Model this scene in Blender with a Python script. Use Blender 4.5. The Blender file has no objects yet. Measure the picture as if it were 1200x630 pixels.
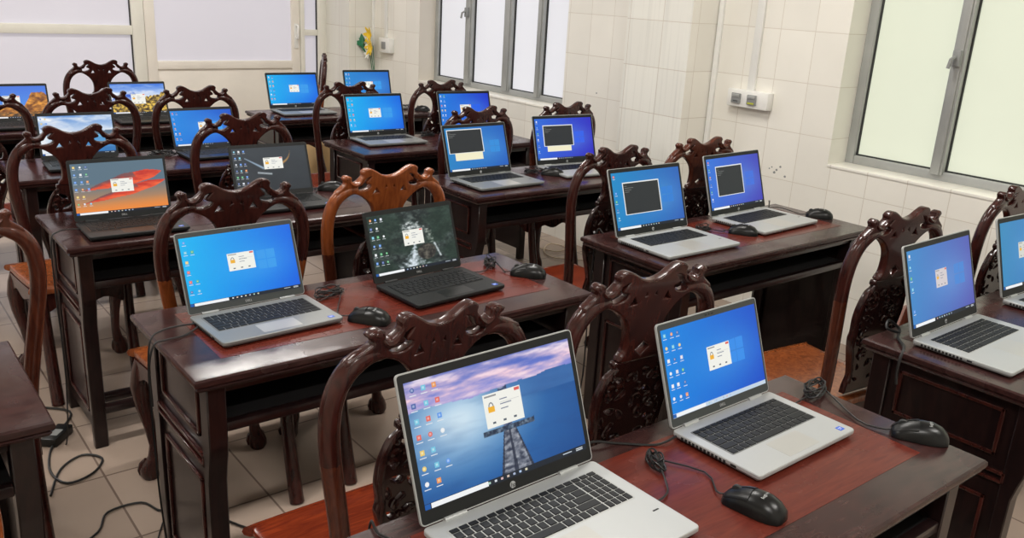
import bpy, bmesh, math, random
from mathutils import Vector, Matrix, noise
from math import sin, cos, pi, radians as R
random.seed(7)
COL = bpy.context.scene.collection

# ------------------------------------------------------------------ materials
def srgb(c):
    return tuple(((v/255)/12.92 if v/255 <= .04045 else ((v/255+.055)/1.055)**2.4) for v in c) + (1.0,)

def mat(name, rgb, rough=.5, metal=0.0, coat=0.0, spec=.5, emit=None, estr=0.0):
    m = bpy.data.materials.new(name); m.use_nodes = True
    b = m.node_tree.nodes['Principled BSDF']
    b.inputs['Base Color'].default_value = srgb(rgb)
    b.inputs['Roughness'].default_value = rough
    b.inputs['Metallic'].default_value = metal
    b.inputs['Coat Weight'].default_value = coat
    b.inputs['Coat Roughness'].default_value = .08
    b.inputs['Specular IOR Level'].default_value = spec
    if emit:
        b.inputs['Emission Color'].default_value = srgb(emit)
        b.inputs['Emission Strength'].default_value = estr
    return m

def N(m, t): return m.node_tree.nodes.new(t)
def LK(m, a, b): m.node_tree.links.new(a, b)

def wood(name, c1, c2, rough=.25, scale=(6, 6, 1.2), coat=.5, haze=0.0, bump=.0, spec=.3):
    m = mat(name, c1, rough, coat=coat, spec=spec)
    b = m.node_tree.nodes['Principled BSDF']
    tc = N(m, 'ShaderNodeTexCoord'); mp = N(m, 'ShaderNodeMapping'); mp.inputs['Scale'].default_value = scale
    n1 = N(m, 'ShaderNodeTexNoise'); n1.inputs['Scale'].default_value = 9; n1.inputs['Detail'].default_value = 6
    n1.inputs['Distortion'].default_value = 1.2
    rp = N(m, 'ShaderNodeValToRGB'); rp.color_ramp.elements[0].position = .35; rp.color_ramp.elements[1].position = .68
    rp.color_ramp.elements[0].color = srgb(c1); rp.color_ramp.elements[1].color = srgb(c2)
    LK(m, tc.outputs['Object'], mp.inputs['Vector']); LK(m, mp.outputs[0], n1.inputs['Vector'])
    LK(m, n1.outputs['Fac'], rp.inputs['Fac'])
    if haze:
        n2 = N(m, 'ShaderNodeTexNoise'); n2.inputs['Scale'].default_value = 7; n2.inputs['Detail'].default_value = 8
        LK(m, tc.outputs['Object'], n2.inputs['Vector'])
        r2 = N(m, 'ShaderNodeMapRange'); r2.inputs[1].default_value = .45; r2.inputs[2].default_value = .75
        r2.inputs[3].default_value = rough; r2.inputs[4].default_value = rough + haze
        LK(m, n2.outputs['Fac'], r2.inputs[0]); LK(m, r2.outputs[0], b.inputs['Roughness'])
    LK(m, rp.outputs['Color'], b.inputs['Base Color'])
    return m

def tiles(name, axis, c, grout, w, h, off, rough=.3, vary=.03, mortar=.0022, streak=0.0):
    """rectangular tiles laid on the plane spanned by axis ('yz','xz','xy')"""
    m = mat(name, c, rough)
    b = m.node_tree.nodes['Principled BSDF']
    g = N(m, 'ShaderNodeNewGeometry'); s = N(m, 'ShaderNodeSeparateXYZ'); cb = N(m, 'ShaderNodeCombineXYZ')
    LK(m, g.outputs['Position'], s.inputs[0])
    for i, a in enumerate(axis):
        ad = N(m, 'ShaderNodeMath'); ad.operation = 'ADD'; ad.inputs[1].default_value = off[i]
        LK(m, s.outputs['XYZ'.index(a.upper())], ad.inputs[0]); LK(m, ad.outputs[0], cb.inputs[i])
    br = N(m, 'ShaderNodeTexBrick'); br.offset = 0; br.squash = 1
    br.inputs['Scale'].default_value = 1; br.inputs['Brick Width'].default_value = w
    br.inputs['Row Height'].default_value = h; br.inputs['Mortar Size'].default_value = mortar
    br.inputs['Mortar Smooth'].default_value = .3
    br.inputs['Color1'].default_value = srgb(c)
    br.inputs['Color2'].default_value = srgb(tuple(max(0, v*(1-vary)) for v in c))
    br.inputs['Mortar'].default_value = srgb(grout)
    LK(m, cb.outputs[0], br.inputs['Vector'])
    nz = N(m, 'ShaderNodeTexNoise'); nz.inputs['Scale'].default_value = 3; nz.inputs['Detail'].default_value = 5
    mp = N(m, 'ShaderNodeMapping'); mp.inputs['Scale'].default_value = (1, 1, 1) if not streak else (18, 18, .35)
    LK(m, g.outputs['Position'], mp.inputs['Vector']); LK(m, mp.outputs[0], nz.inputs['Vector'])
    mr = N(m, 'ShaderNodeMapRange'); mr.inputs[1].default_value = .52 if streak else .35; mr.inputs[2].default_value = .7
    mr.inputs[3].default_value = 1.0; mr.inputs[4].default_value = 1 - max(streak, .05)
    LK(m, nz.outputs['Fac'], mr.inputs[0])
    mx = N(m, 'ShaderNodeMix'); mx.data_type = 'RGBA'; mx.blend_type = 'MULTIPLY'; mx.inputs['Factor'].default_value = 1
    LK(m, br.outputs['Color'], mx.inputs['A']); LK(m, mr.outputs[0], mx.inputs['B'])
    LK(m, mx.outputs['Result'], b.inputs['Base Color'])
    bp = N(m, 'ShaderNodeBump'); bp.inputs['Strength'].default_value = .25; bp.inputs['Distance'].default_value = .002
    inv = N(m, 'ShaderNodeMath'); inv.operation = 'SUBTRACT'; inv.inputs[0].default_value = 1
    LK(m, br.outputs['Fac'], inv.inputs[1]); LK(m, inv.outputs[0], bp.inputs['Height']); LK(m, bp.outputs[0], b.inputs['Normal'])
    return m

def noisy(name, c, rough, amt=.08, scale=4, **k):
    m = mat(name, c, rough, **k); b = m.node_tree.nodes['Principled BSDF']
    g = N(m, 'ShaderNodeTexCoord'); nz = N(m, 'ShaderNodeTexNoise'); nz.inputs['Scale'].default_value = scale; nz.inputs['Detail'].default_value = 5
    LK(m, g.outputs['Object'], nz.inputs['Vector'])
    rp = N(m, 'ShaderNodeValToRGB')
    rp.color_ramp.elements[0].color = srgb(tuple(v*(1-amt) for v in c)); rp.color_ramp.elements[1].color = srgb(tuple(min(255, v*(1+amt)) for v in c))
    rp.color_ramp.elements[0].position = .3; rp.color_ramp.elements[1].position = .7
    LK(m, nz.outputs['Fac'], rp.inputs['Fac']); LK(m, rp.outputs['Color'], b.inputs['Base Color'])
    return m

M = {}
M['dark'] = wood('dark_mahogany', (42, 18, 16), (64, 28, 23), .24, coat=.3)
M['dark2'] = wood('dark_desk_wood', (22, 13, 14), (34, 20, 19), .28, coat=.25)
M['brown'] = wood('brown_mahogany', (66, 31, 22), (90, 44, 29), .26, coat=.3)
M['orange'] = wood('orange_polished_wood', (112, 56, 28), (146, 78, 38), .26, coat=.3)
M['red'] = wood('red_polished_seat_wood', (96, 34, 19), (126, 50, 25), .25, coat=.3, scale=(1.2, 8, 6))
M['top'] = wood('desk_top_border_wood', (44, 26, 26), (62, 38, 36), .2, coat=.05, spec=.32, scale=(1.2, 7, 6), haze=.2)
M['inset'] = wood('desk_top_inset_wood', (84, 32, 25), (100, 42, 31), .22, coat=.0, scale=(1.0, 9, 6), haze=.15)
M['inset_dark'] = wood('dark_desk_top_inset_wood', (48, 23, 23), (64, 31, 30), .22, coat=.0, scale=(1.0, 9, 6), haze=.15)
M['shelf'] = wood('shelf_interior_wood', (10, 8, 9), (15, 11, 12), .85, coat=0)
M['carve'] = wood('carved_splat_wood', (36, 17, 16), (54, 26, 22), .22, coat=.3)
M['tileX'] = tiles('cream_wall_tile', 'yz', (243, 240, 231), (218, 211, 199), .2, .25, (-.05+4, .005))
M['tileY'] = tiles('cream_wall_tile_side', 'xz', (243, 240, 231), (216, 209, 197), .2, .25, (4.03, .005))
M['tileP'] = tiles('stained_pillar_tile', 'yz', (238, 237, 229), (208, 200, 188), .25, .25, (4.0, .005), streak=.1)
M['floor'] = tiles('beige_floor_tile', 'xy', (164, 146, 132), (112, 96, 86), .4, .4, (-.01+8, -.09+8), rough=.22, vary=.05, mortar=.004)
M['plaster'] = noisy('white_plaster', (236, 234, 226), .8, .03)
M['alu'] = noisy('grey_aluminium_frame', (168, 170, 168), .4, .05, metal=.3)
M['pvc'] = noisy('cream_painted_frame', (236, 234, 224), .4, .02)
M['pvcpanel'] = noisy('cream_door_panel', (238, 232, 222), .45, .02)
M['gasket'] = mat('black_rubber_gasket', (40, 42, 42), .6)
def glass(name, c, e, s):
    m = mat(name, c, .35, emit=e, estr=s); b = m.node_tree.nodes['Principled BSDF']
    g = N(m, 'ShaderNodeNewGeometry'); nz = N(m, 'ShaderNodeTexNoise'); nz.inputs['Scale'].default_value = .9
    LK(m, g.outputs['Position'], nz.inputs['Vector'])
    mr = N(m, 'ShaderNodeMapRange'); mr.inputs[3].default_value = s*.92; mr.inputs[4].default_value = s*1.06
    LK(m, nz.outputs['Fac'], mr.inputs[0]); LK(m, mr.outputs[0], b.inputs['Emission Strength'])
    return m
M['frost_g'] = glass('frosted_glass_daylit_green', (150, 152, 142), (232, 238, 214), .66)
M['frost_w'] = glass('frosted_glass_daylit_white', (150, 150, 152), (234, 234, 240), .68)
M['frost_b'] = glass('frosted_glass_partition', (190, 188, 194), (222, 219, 232), .40)
M['tube'] = mat('fluorescent_diffuser', (250, 250, 250), .5, emit=(255, 250, 240), estr=9)
M['silver'] = mat('silver_laptop_shell', (172, 175, 175), .4, metal=.2)
M['silver2'] = mat('grey_laptop_shell', (134, 137, 137), .38, metal=.35)
M['black'] = mat('black_laptop_shell', (27, 29, 30), .48, spec=.35)
M['bezel'] = mat('black_screen_bezel', (24, 26, 27), .5, spec=.3)
M['bezel2'] = mat('grey_screen_bezel', (62, 66, 66), .5, spec=.3)
M['key'] = mat('black_keycap', (26, 28, 30), .55, spec=.3)
M['padS'] = mat('silver_touchpad', (172, 172, 168), .3, metal=.2)
M['padB'] = mat('black_touchpad', (24, 26, 27), .3)
M['vent'] = mat('black_vent', (14, 14, 15), .7)
M['blue'] = mat('blue_sticker', (40, 90, 200), .4)
M['white'] = mat('white_print', (225, 228, 228), .5)
M['logo'] = mat('bezel_logo_print', (165, 168, 170), .4)
M['mouse'] = mat('black_mouse_plastic', (13, 14, 15), .3, spec=.35)
M['mouse2'] = mat('black_mouse_button_plastic', (16, 17, 18), .36, spec=.35)
M['cable'] = mat('black_cable_rubber', (20, 20, 21), .5)
M['wcable'] = mat('cream_cable', (196, 176, 150), .5)
M['plastic'] = mat('white_socket_plastic', (236, 236, 232), .35)
M['outlet'] = mat('grey_outlet_plastic', (138, 140, 140), .4)
M['yellowgreen'] = mat('yellow_green_label', (186, 190, 60), .5)
M['leaf'] = mat('green_plastic_leaf', (30, 120, 80), .5)
M['yellow'] = mat('yellow_plastic_petal', (240, 200, 40), .5)
M['wpetal'] = mat('white_plastic_petal', (244, 244, 236), .5)
M['carton'] = noisy('beige_carton', (206, 176, 128), .7)
M['bluebag'] = noisy('blue_plastic_bag', (60, 96, 170), .4)
ms = bpy.data.materials.new('laptop_screen_display'); ms.use_nodes = True
_b = ms.node_tree.nodes['Principled BSDF']; _a = N(ms, 'ShaderNodeVertexColor'); _a.layer_name = 'Col'
_b.inputs['Base Color'].default_value = (.01, .01, .012, 1); _b.inputs['Roughness'].default_value = .45; _b.inputs['Specular IOR Level'].default_value = .2
LK(ms, _a.outputs['Color'], _b.inputs['Emission Color']); _b.inputs['Emission Strength'].default_value = .95
M['screen'] = ms

# ------------------------------------------------------------------ mesh builder
class MB:
    def __init__(s): s.bm = bmesh.new()
    def box(s, x0, x1, y0, y1, z0, z1, bev=0.0, seg=2, mtx=None):
        t = bmesh.new(); bmesh.ops.create_cube(t, size=1)
        for v in t.verts:
            v.co = Vector(((x0+x1)/2+v.co.x*(x1-x0), (y0+y1)/2+v.co.y*(y1-y0), (z0+z1)/2+v.co.z*(z1-z0)))
        if bev: bmesh.ops.bevel(t, geom=t.edges[:], offset=bev, segments=seg, affect='EDGES', profile=.5)
        return s.add(t, mtx)
    def add(s, t, mtx=None):
        if mtx is not None: bmesh.ops.transform(t, matrix=mtx, verts=t.verts)
        me = bpy.data.meshes.new('t'); t.to_mesh(me); t.free(); s.bm.from_mesh(me); bpy.data.meshes.remove(me); return s
    def ring(s, rings, cap=True, closed=False):
        """loft rings (lists of Vectors, same count)"""
        R_ = [[s.bm.verts.new(p) for p in r] for r in rings]; n = len(R_[0])
        rr = list(zip(R_, R_[1:])) + ([(R_[-1], R_[0])] if closed else [])
        for a, b in rr:
            for i in range(n):
                try: s.bm.faces.new((a[i], a[(i+1) % n], b[(i+1) % n], b[i]))
                except ValueError: pass
        if cap and not closed:
            s.bm.faces.new(R_[0][::-1]); s.bm.faces.new(R_[-1])
        return s
    def tube(s, pts, r, n=10, cap=True, flat=1.0, closed=False):
        pts = [Vector(p) for p in pts]; rings = []; ref = None
        m = len(pts)
        for i, p in enumerate(pts):
            d = (pts[(i+1) % m]-pts[i-1]) if closed else (pts[min(i+1, m-1)]-pts[max(i-1, 0)])
            if d.length < 1e-9: d = Vector((0, 0, 1))
            d.normalize()
            if ref is None:
                ref = Vector((0, 1, 0)) if abs(d.y) < .9 else Vector((1, 0, 0))
            u = ref - d*ref.dot(d)
            if u.length < 1e-5: u = d.orthogonal()
            u.normalize(); ref = u; w = d.cross(u)
            rad = r[i] if isinstance(r, (list, tuple)) else r
            rings.append([p + u*cos(2*pi*k/n)*rad*flat + w*sin(2*pi*k/n)*rad for k in range(n)])
        return s.ring(rings, cap, closed)
    def prism(s, poly, f, t0, t1):
        """poly 2-D; f(u,v,t)->3D"""
        a = [s.bm.verts.new(f(u, v, t0)) for u, v in poly]; b = [s.bm.verts.new(f(u, v, t1)) for u, v in poly]
        n = len(poly)
        s.bm.faces.new(a); s.bm.faces.new(b[::-1])
        for i in range(n): s.bm.faces.new((a[(i+1) % n], a[i], b[i], b[(i+1) % n]))
        return s
    def mesh(s, name, m, smooth=True, ang=40):
        bmesh.ops.recalc_face_normals(s.bm, faces=s.bm.faces)
        me = bpy.data.meshes.new(name); s.bm.to_mesh(me); s.bm.free()
        me.materials.append(m)
        if smooth:
            me.shade_smooth(); me.set_sharp_from_angle(angle=R(ang))
        return me

def link(name, me, parent=None, loc=(0, 0, 0), rot=(0, 0, 0)):
    o = bpy.data.objects.new(name, me); COL.objects.link(o)
    o.location = loc; o.rotation_euler = rot
    if parent: o.parent = parent
    return o
def thing(name, label, cat, loc=(0, 0, 0), rz=0, group=None, me=None):
    o = bpy.data.objects.new(name, me); COL.objects.link(o); o.location = loc; o.rotation_euler = (0, 0, rz)
    if me is None: o.empty_display_size = .05
    o['label'] = label; o['category'] = cat
    if group: o['group'] = group
    return o
def struct(name, me, parent=None):
    o = link(name, me, parent)
    if not parent: o['kind'] = 'structure'
    return o
def boxmesh(name, m, *boxes, bev=0):
    b = MB()
    for x in boxes: b.box(*x, bev=bev)
    return b.mesh(name, m, smooth=bev > 0)

def smooth_closed(pts, sub=4):
    """Catmull-Rom; points given as (x,y) or (x,y,1) for a sharp corner"""
    n = len(pts); out = []
    for i in range(n):
        p0, p1, p2, p3 = [Vector(pts[(i+k) % n][:2]) for k in (-1, 0, 1, 2)]
        if len(pts[i]) > 2: p0 = p1
        if len(pts[(i+1) % n]) > 2: p3 = p2
        for k in range(sub):
            t = k/sub
            out.append(.5*((2*p1)+(p2-p0)*t+(2*p0-5*p1+4*p2-p3)*t*t+(3*p1-p0-3*p2+p3)*t**3))
    return out
def smooth_open(pts, sub=5):
    P = [Vector(p) for p in pts]; out = []
    for i in range(len(P)-1):
        p0 = P[max(i-1, 0)]; p1 = P[i]; p2 = P[i+1]; p3 = P[min(i+2, len(P)-1)]
        for k in range(sub):
            t = k/sub
            out.append(.5*((2*p1)+(p2-p0)*t+(2*p0-5*p1+4*p2-p3)*t*t+(3*p1-p0-3*p2+p3)*t**3))
    out.append(P[-1]); return out

def cut_plate(name, outline, holes, half, bev, m, f):
    """plate cut from an outline with holes, rounded edges, then mapped by f(x, z, y) -> Vector"""
    cu = bpy.data.curves.new(name, 'CURVE'); cu.dimensions = '2D'; cu.fill_mode = 'BOTH'
    cu.extrude = half-bev; cu.bevel_depth = bev; cu.bevel_resolution = 2; cu.offset = -bev
    for loop in [outline]+holes:
        sp = cu.splines.new('POLY'); sp.points.add(len(loop)-1)
        for p, q in zip(sp.points, loop): p.co = (q[0], q[1], 0, 1)
        sp.use_cyclic_u = True
    o = bpy.data.objects.new(name, cu); COL.objects.link(o)
    dg = bpy.context.evaluated_depsgraph_get(); me = bpy.data.meshes.new_from_object(o.evaluated_get(dg))
    bpy.data.objects.remove(o); bpy.data.curves.remove(cu)
    me.name = name
    for v in me.vertices: v.co = f(v.co.x, v.co.y, v.co.z)
    me.materials.clear(); me.materials.append(m)
    me.shade_smooth(); me.set_sharp_from_angle(angle=R(50))
    return me

# ------------------------------------------------------------------ setting
XW, XP, YB, ZC = 3.33, 3.11, 6.25, 3.1
XL, YF = -3.2, -3.4
struct('floor', boxmesh('floor', M['floor'], (XL, XW+.3, YF, YB+.1, -.1, 0)))
struct('ceiling', boxmesh('ceiling', M['plaster'], (XL, XW+.3, YF, YB+.1, ZC, ZC+.1)))
struct('wall_left', boxmesh('wall_left', M['tileX'], (XL-.1, XL, YF, YB+.1, 0, ZC)))
struct('wall_front', boxmesh('wall_front', M['tileY'], (XL, XW+.3, YF-.1, YF, 0, ZC)))
W1 = (-1.75, 1.27); W2 = (3.27, 5.05); ZS, ZH = .87, 2.35
struct('wall_right', boxmesh('wall_right', M['tileX'],
    (XW, XW+.3, YF, YB+.1, 0, ZS), (XW, XW+.3, YF, YB+.1, ZH, ZC), (XW, XW+.3, YF, W1[0], ZS, ZH),
    (XW, XW+.3, W1[1], W2[0], ZS, ZH), (XW, XW+.3, W2[1], YB+.1, ZS, ZH)))
def pillar(name, y0, y1):
    b = MB(); b.box(XP, XW, y0, y1, 0, ZC); me = b.mesh(name, M['tileP'], smooth=False)
    me.materials.append(M['tileY'])
    for p in me.polygons:
        if abs(p.normal.y) > .5: p.material_index = 1
    struct(name, me)
pillar('trim_1', 2.05, 2.52); pillar('trim_2', 5.82, YB)

def framed_window(name, y0, y1, mull, glassm, sash_dark):
    x0, x1 = 3.48, 3.53
    fr = link(name, boxmesh(name, M['alu'], (x0, x1, y0, y0+.045, ZS, ZH), (x0, x1, y1-.045, y1, ZS, ZH),
        (x0, x1, y0+.045, y1-.045, ZS, ZS+.045), (x0, x1, y0+.045, y1-.045, ZH-.045, ZH), bev=.004))
    fr['kind'] = 'structure'
    edges = [y0+.045]+[m for ab in mull for m in ab]+[y1-.045]
    for i in range(0, len(edges), 2):
        a, b = edges[i], edges[i+1]
        link('window_pane', boxmesh('window_pane', glassm, (x0+.03, x0+.036, a, b, ZS+.045, ZH-.045)), fr)
        g = .006
        link('gasket', boxmesh('gasket', M['gasket'], (x0+.018, x0+.03, a, a+g, ZS+.045, ZH-.045), (x0+.018, x0+.03, b-g, b, ZS+.045, ZH-.045),
             (x0+.018, x0+.03, a, b, ZS+.045, ZS+.045+g)), fr)
    for a, b in mull:
        link('mullion', boxmesh('mullion', M['alu'], (x0-.012, x1-.01, a, b, ZS+.03, ZH-.03), (x0-.02, x0-.012, a+.01, b-.01, ZS+.03, ZH-.03), bev=.003), fr)
    return fr
w1 = framed_window('window_1', W1[0], W1[1], [(-.72, -.65), (.772, .83)], M['frost_g'], True)
w2 = framed_window('window_2', W2[0], W2[1], [(3.684, 3.741), (4.039, 4.122), (4.529, 4.61)], M['frost_w'], True)
def latch(y, z, par):
    b = MB(); b.box(3.438, 3.462, y-.018, y+.018, z-.05, z+.02, bev=.004)
    b.tube([(3.43, y, z-.01), (3.41, y+.005, z-.02), (3.405, y+.01, z-.06)], .008, 8)
    link('window_latch', b.mesh('window_latch', M['outlet']), par)
latch(.80, 1.44, w1); latch(4.57, 1.45, w2)
struct('trim_3', boxmesh('trim_3', M['tileX'], (XW-.004, 3.48, W1[0], W1[1], ZS-.012, ZS+.004), bev=.003))
struct('trim_4', boxmesh('trim_4', M['tileX'], (XW-.004, 3.48, W2[0], W2[1], ZS-.012, ZS+.004), bev=.003))

wr = bpy.data.objects['wall_right']
for y, z, r in ((1.586, .80, .004), (1.555, .79, .006), (1.567, .775, .007), (1.535, .81, .006), (1.50, .765, .006), (1.60, .79, .004), (2.95, 1.02, .005), (2.70, .88, .004)):
    b = MB(); b.ring([[Vector((xx, y+cos(2*pi*k/9)*r*(1+.25*sin(k*2.3+y*9)), z+sin(2*pi*k/9)*r)) for k in range(9)] for xx in (XW-.0008, XW+.0002)])
    link('tile_chip', b.mesh('tile_chip', M['outlet'], smooth=False), wr)
# back partition
struct('wall_back', boxmesh('wall_back', M['pvc'], (XL, XW, YB+.06, YB+.16, 2.5, ZC), (3.09, XW, YB, YB+.1, 0, 2.5),
    (XL, 1.455, YB+.02, YB+.1, 0, .35)))
bp = MB()
for bx in ((XL, 1.46, YB, YB+.06, 1.125, 1.195), (1.455, 1.545, YB-.015, YB+.06, 0, 2.5), (-1.0, -.92, YB-.01, YB+.06, .35, 2.5),
           (2.86, 2.90, YB-.01, YB+.06, 0, 2.5), (3.03, 3.09, YB-.01, YB+.06, 0, 2.5), (2.90, 3.03, YB, YB+.05, 1.14, 1.19),
           (XL, 1.455, YB, YB+.06, 2.42, 2.5), (XL, 1.455, YB, YB+.06, .35, .42)):
    bp.box(*bx, bev=.004)
part = link('window_3', bp.mesh('window_3', M['pvc'])); part['kind'] = 'structure'
for a, b, z0, z1 in ((XL, -1, 1.195, 2.42), (XL, -1, .42, 1.125), (-.92, 1.455, 1.195, 2.42), (-.92, 1.455, .42, 1.125), (2.90, 3.03, 1.19, 2.5), (2.90, 3.03, .1, 1.14)):
    link('window_pane', boxmesh('window_pane', M['frost_b'], (a, b, YB+.03, YB+.036, z0, z1)), part)
    link('gasket', boxmesh('gasket', M['gasket'], (b-.008, b, YB+.015, YB+.03, z0, z1)), part)
bd = MB()
for bx in ((1.55, 1.63, YB-.005, YB+.045, .02, 2.2), (2.78, 2.855, YB-.005, YB+.045, .02, 2.2), (1.63, 2.78, YB-.005, YB+.045, .86, .925),
           (1.63, 2.78, YB-.005, YB+.045, .02, .12), (1.63, 2.78, YB-.005, YB+.045, 2.12, 2.2), (1.63, 2.78, YB+.012, YB+.03, .12, .86)):
    bd.box(*bx, bev=.003)
door = link('door_1', bd.mesh('door_1', M['pvcpanel'])); door['kind'] = 'structure'
link('door_pane', boxmesh('door_pane', M['frost_b'], (1.63, 2.78, YB+.015, YB+.02, .925, 2.12)), door)
hb = MB(); hb.box(2.80, 2.835, YB-.02, YB-.005, 1.03, 1.24, bev=.006)
hb.tube(smooth_open([(2.818, YB-.02, 1.22), (2.815, YB-.06, 1.22), (2.81, YB-.065, 1.17), (2.812, YB-.06, 1.12), (2.818, YB-.02, 1.12)]), .010, 8)
link('door_handle', hb.mesh('door_handle', M['plastic']), door)
struct('wall_lintel', boxmesh('lintel', M['pvc'], (1.545, 2.86, YB, YB+.06, 2.2, 2.5)))
bpy.data.objects['wall_lintel'].name = 'trim_5'

# ceiling lamps
for i, (x, y) in enumerate(((-.9, -1.6), (1.6, -1.6), (-.9, 1.2), (1.6, 1.2), (-.9, 4.2), (1.6, 4.2))):
    t = thing('ceiling_light', 'long white fluorescent ceiling light above the rows of desks', 'light', (x, y, ZC), 0, 'ceiling lights over the classroom')
    link('housing', boxmesh('housing', M['plastic'], (-.62, .62, -.07, .07, -.05, 0), bev=.008), t)
    link('diffuser', boxmesh('diffuser', M['tube'], (-.60, .60, -.055, .055, -.075, -.05), bev=.01), t)
    ld = bpy.data.lights.new('lamp', 'AREA'); ld.shape = 'RECTANGLE'; ld.size = 1.2; ld.size_y = .12; ld.energy = 38
    ld.color = (1, .97, .925)
    lo = bpy.data.objects.new('tube_lamp', ld); COL.objects.link(lo); lo.location = (0, 0, -.085); lo.parent = t

# ------------------------------------------------------------------ desk
def desk(x, y, label, rz=0, insetm='inset', foot=False, group='classroom desks', w=1.2, d=.487, e=.035):
    """x,y = front-left corner of the top"""
    t = thing('desk', label, 'desk', (x, y, 0), rz, group)
    H = .75
    b = MB()
    prof = [(0, H-.004), (.004, H), (.03, H)]
    # moulded top slab: stacked lofted rings
    def rect(o, z): return [Vector((o, o, z)), Vector((w-o, o, z)), Vector((w-o, d-o, z)), Vector((o, d-o, z))]
    b.ring([rect(.022, H-.036), rect(.012, H-.034), rect(.006, H-.026), rect(.010, H-.022), rect(.002, H-.018), rect(0, H-.012), rect(.001, H-.005), rect(.005, H-.001), rect(.012, H)])
    link('tabletop', b.mesh('tabletop', M['top'], ang=30), t)
    bo = .095
    link('tabletop_inset', boxmesh('tabletop_inset', M[insetm], (bo, w-bo, bo, d-.06, H-.004, H+.0006)), t)
    zt = H-.036; L = .045
    for sx in (0, 1):
        for sy in (0, 1):
            # leg with a bracket-shaped widening at the shelf
            k0 = .020 if sy == 0 else .004
            prof = [(k0, 0), (L*1.15, 0), (L*1.15, zt), (0, zt), (0, .555), (k0*.15, .53), (k0*.6, .495), (k0, .455)]
            def f(u, v, tt, sx=sx, sy=sy):
                px = e+tt if sx == 0 else w-e-tt
                py = .03+u if sy == 0 else d-.02-u
                return Vector((px, py, v))
            bb = MB(); bb.prism(prof, f, 0, L); bmesh.ops.recalc_face_normals(bb.bm, faces=bb.bm.faces)
            bmesh.ops.bevel(bb.bm, geom=bb.bm.edges[:], offset=.003, segments=1, affect='EDGES')
            link('leg', bb.mesh('leg', M['dark2']), t)
        xo = e+.010 if sx == 0 else w-e-.010; s = 1 if sx == 0 else -1
        y0, y1 = .03+L, d-.02-L
        b = MB(); b.box(min(xo, xo+s*.014), max(xo, xo+s*.014), y0-.01, y1+.01, .06, zt)
        link('side_panel', b.mesh('side_panel', M['dark2'], smooth=False), t)
        b = MB()
        def frame(a0, a1, z0, z1, k=.010, th=.008):
            X0, X1 = sorted((xo, xo-s*th))
            b.box(X0, X1, a0, a1, z0, z0+k, bev=.002); b.box(X0, X1, a0, a1, z1-k, z1, bev=.002)
            b.box(X0, X1, a0, a0+k, z0, z1, bev=.002); b.box(X0, X1, a1-k, a1, z0, z1, bev=.002)
        frame(y0+.035, y1-.035, .555, zt-.03); frame(y0, y1, .49, .52, .008, .012); frame(y0+.035, y1-.035, .12, .44)
        link('panel_moulding', b.mesh('panel_moulding', M['dark']), t)
    xa, xb = e+L, w-e-L
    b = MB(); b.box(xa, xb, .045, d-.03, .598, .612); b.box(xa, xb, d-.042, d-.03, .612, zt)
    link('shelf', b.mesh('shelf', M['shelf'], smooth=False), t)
    b = MB(); b.box(xa, xb, .034, .058, .590, .615, bev=.004); b.box(xa, xb, .036, .052, zt-.022, zt, bev=.003)
    link('front_rail', b.mesh('front_rail', M['dark2']), t)
    b = MB(); b.box(xa, xb, d-.045, d-.025, .56, .598, bev=.003)
    link('rear_rail', b.mesh('rear_rail', M['dark2']), t)
    if foot:
        b = MB()
        for yy in (.03, .12): b.box(xa-.005, xb+.005, yy+.01, yy+.05, .13, .155, bev=.004)
        link('footrest', b.mesh('footrest', M['dark2']), t)
    return t
PITCH, D = 1.162, .487
rows = {1: -.487, 2: .677, 3: 1.835, 4: 2.90, 5: 4.06}
desk(0, -.487, 'nearest desk with red-brown inset top carrying the pier-picture laptop and two mice', foot=False)
desk(0, .677, 'second desk from the front with blue-screen silver and waterfall-picture black laptops')
desk(-.005, 1.835, 'dark desk carrying the black laptop with red-orange leaf picture and bare left corner', insetm='inset_dark', foot=True)
desk(.035, 2.90, 'dark desk with the lake-picture laptop, between the leaf-picture desk and back desk', insetm='inset_dark')
desk(-.03, 4.10, 'back left desk with the orange rock and yellow tree picture laptops', insetm='inset_dark')
desk(1.60, -.457, 'dark panelled desk by the right window at the right edge', insetm='inset_dark')
desk(1.60, .69, 'desk beside the socket wall holding two terminal-window silver laptops and two mice', insetm='inset', e=.062)
desk(1.61, 1.845, 'dark desk in front of the white pillar with two terminal-window laptops', insetm='inset_dark')
desk(1.645, 2.895, 'dark desk with panelled side in front of the white frosted window', insetm='inset_dark')
desk(1.69, 4.13, 'farthest right desk near the cream door and plastic flowers', insetm='inset_dark')
desk(-1.482, .645, 'desk corner at the left edge of the photo with grey scuffed top', insetm='inset_dark')

# ------------------------------------------------------------------ chair
YS = lambda z: .062*(1.06-z)/.61 if z > .45 else .062    # recline of the back
def fb(x, z, y): return Vector((x, YS(z)+y, z))
def mirror_outline(half):   # half outline, x>=0 from top centre to bottom centre, with corner flags
    left = [((-p[0],)+tuple(p[1:])) for p in reversed(half) if p[0] > 1e-6]
    return half+left
crest_half = [(0, 1.034), (.030, 1.040), (.052, 1.052), (.074, 1.062), (.092, 1.061), (.102, 1.052), (.100, 1.041), (.108, 1.032), (.124, 1.022), (.138, 1.026), (.141, 1.040, 1),
    (.156, 1.046), (.166, 1.036), (.160, 1.022), (.172, 1.008), (.186, .992), (.178, .968), (.160, .984), (.136, .988), (.108, .979), (.082, .962), (.062, .940), (.051, .915), (.048, .888), (.050, .868), (.058, .858), (.056, .845), (0, .842)]
crest_out = smooth_closed(mirror_outline(crest_half), 3)
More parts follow.
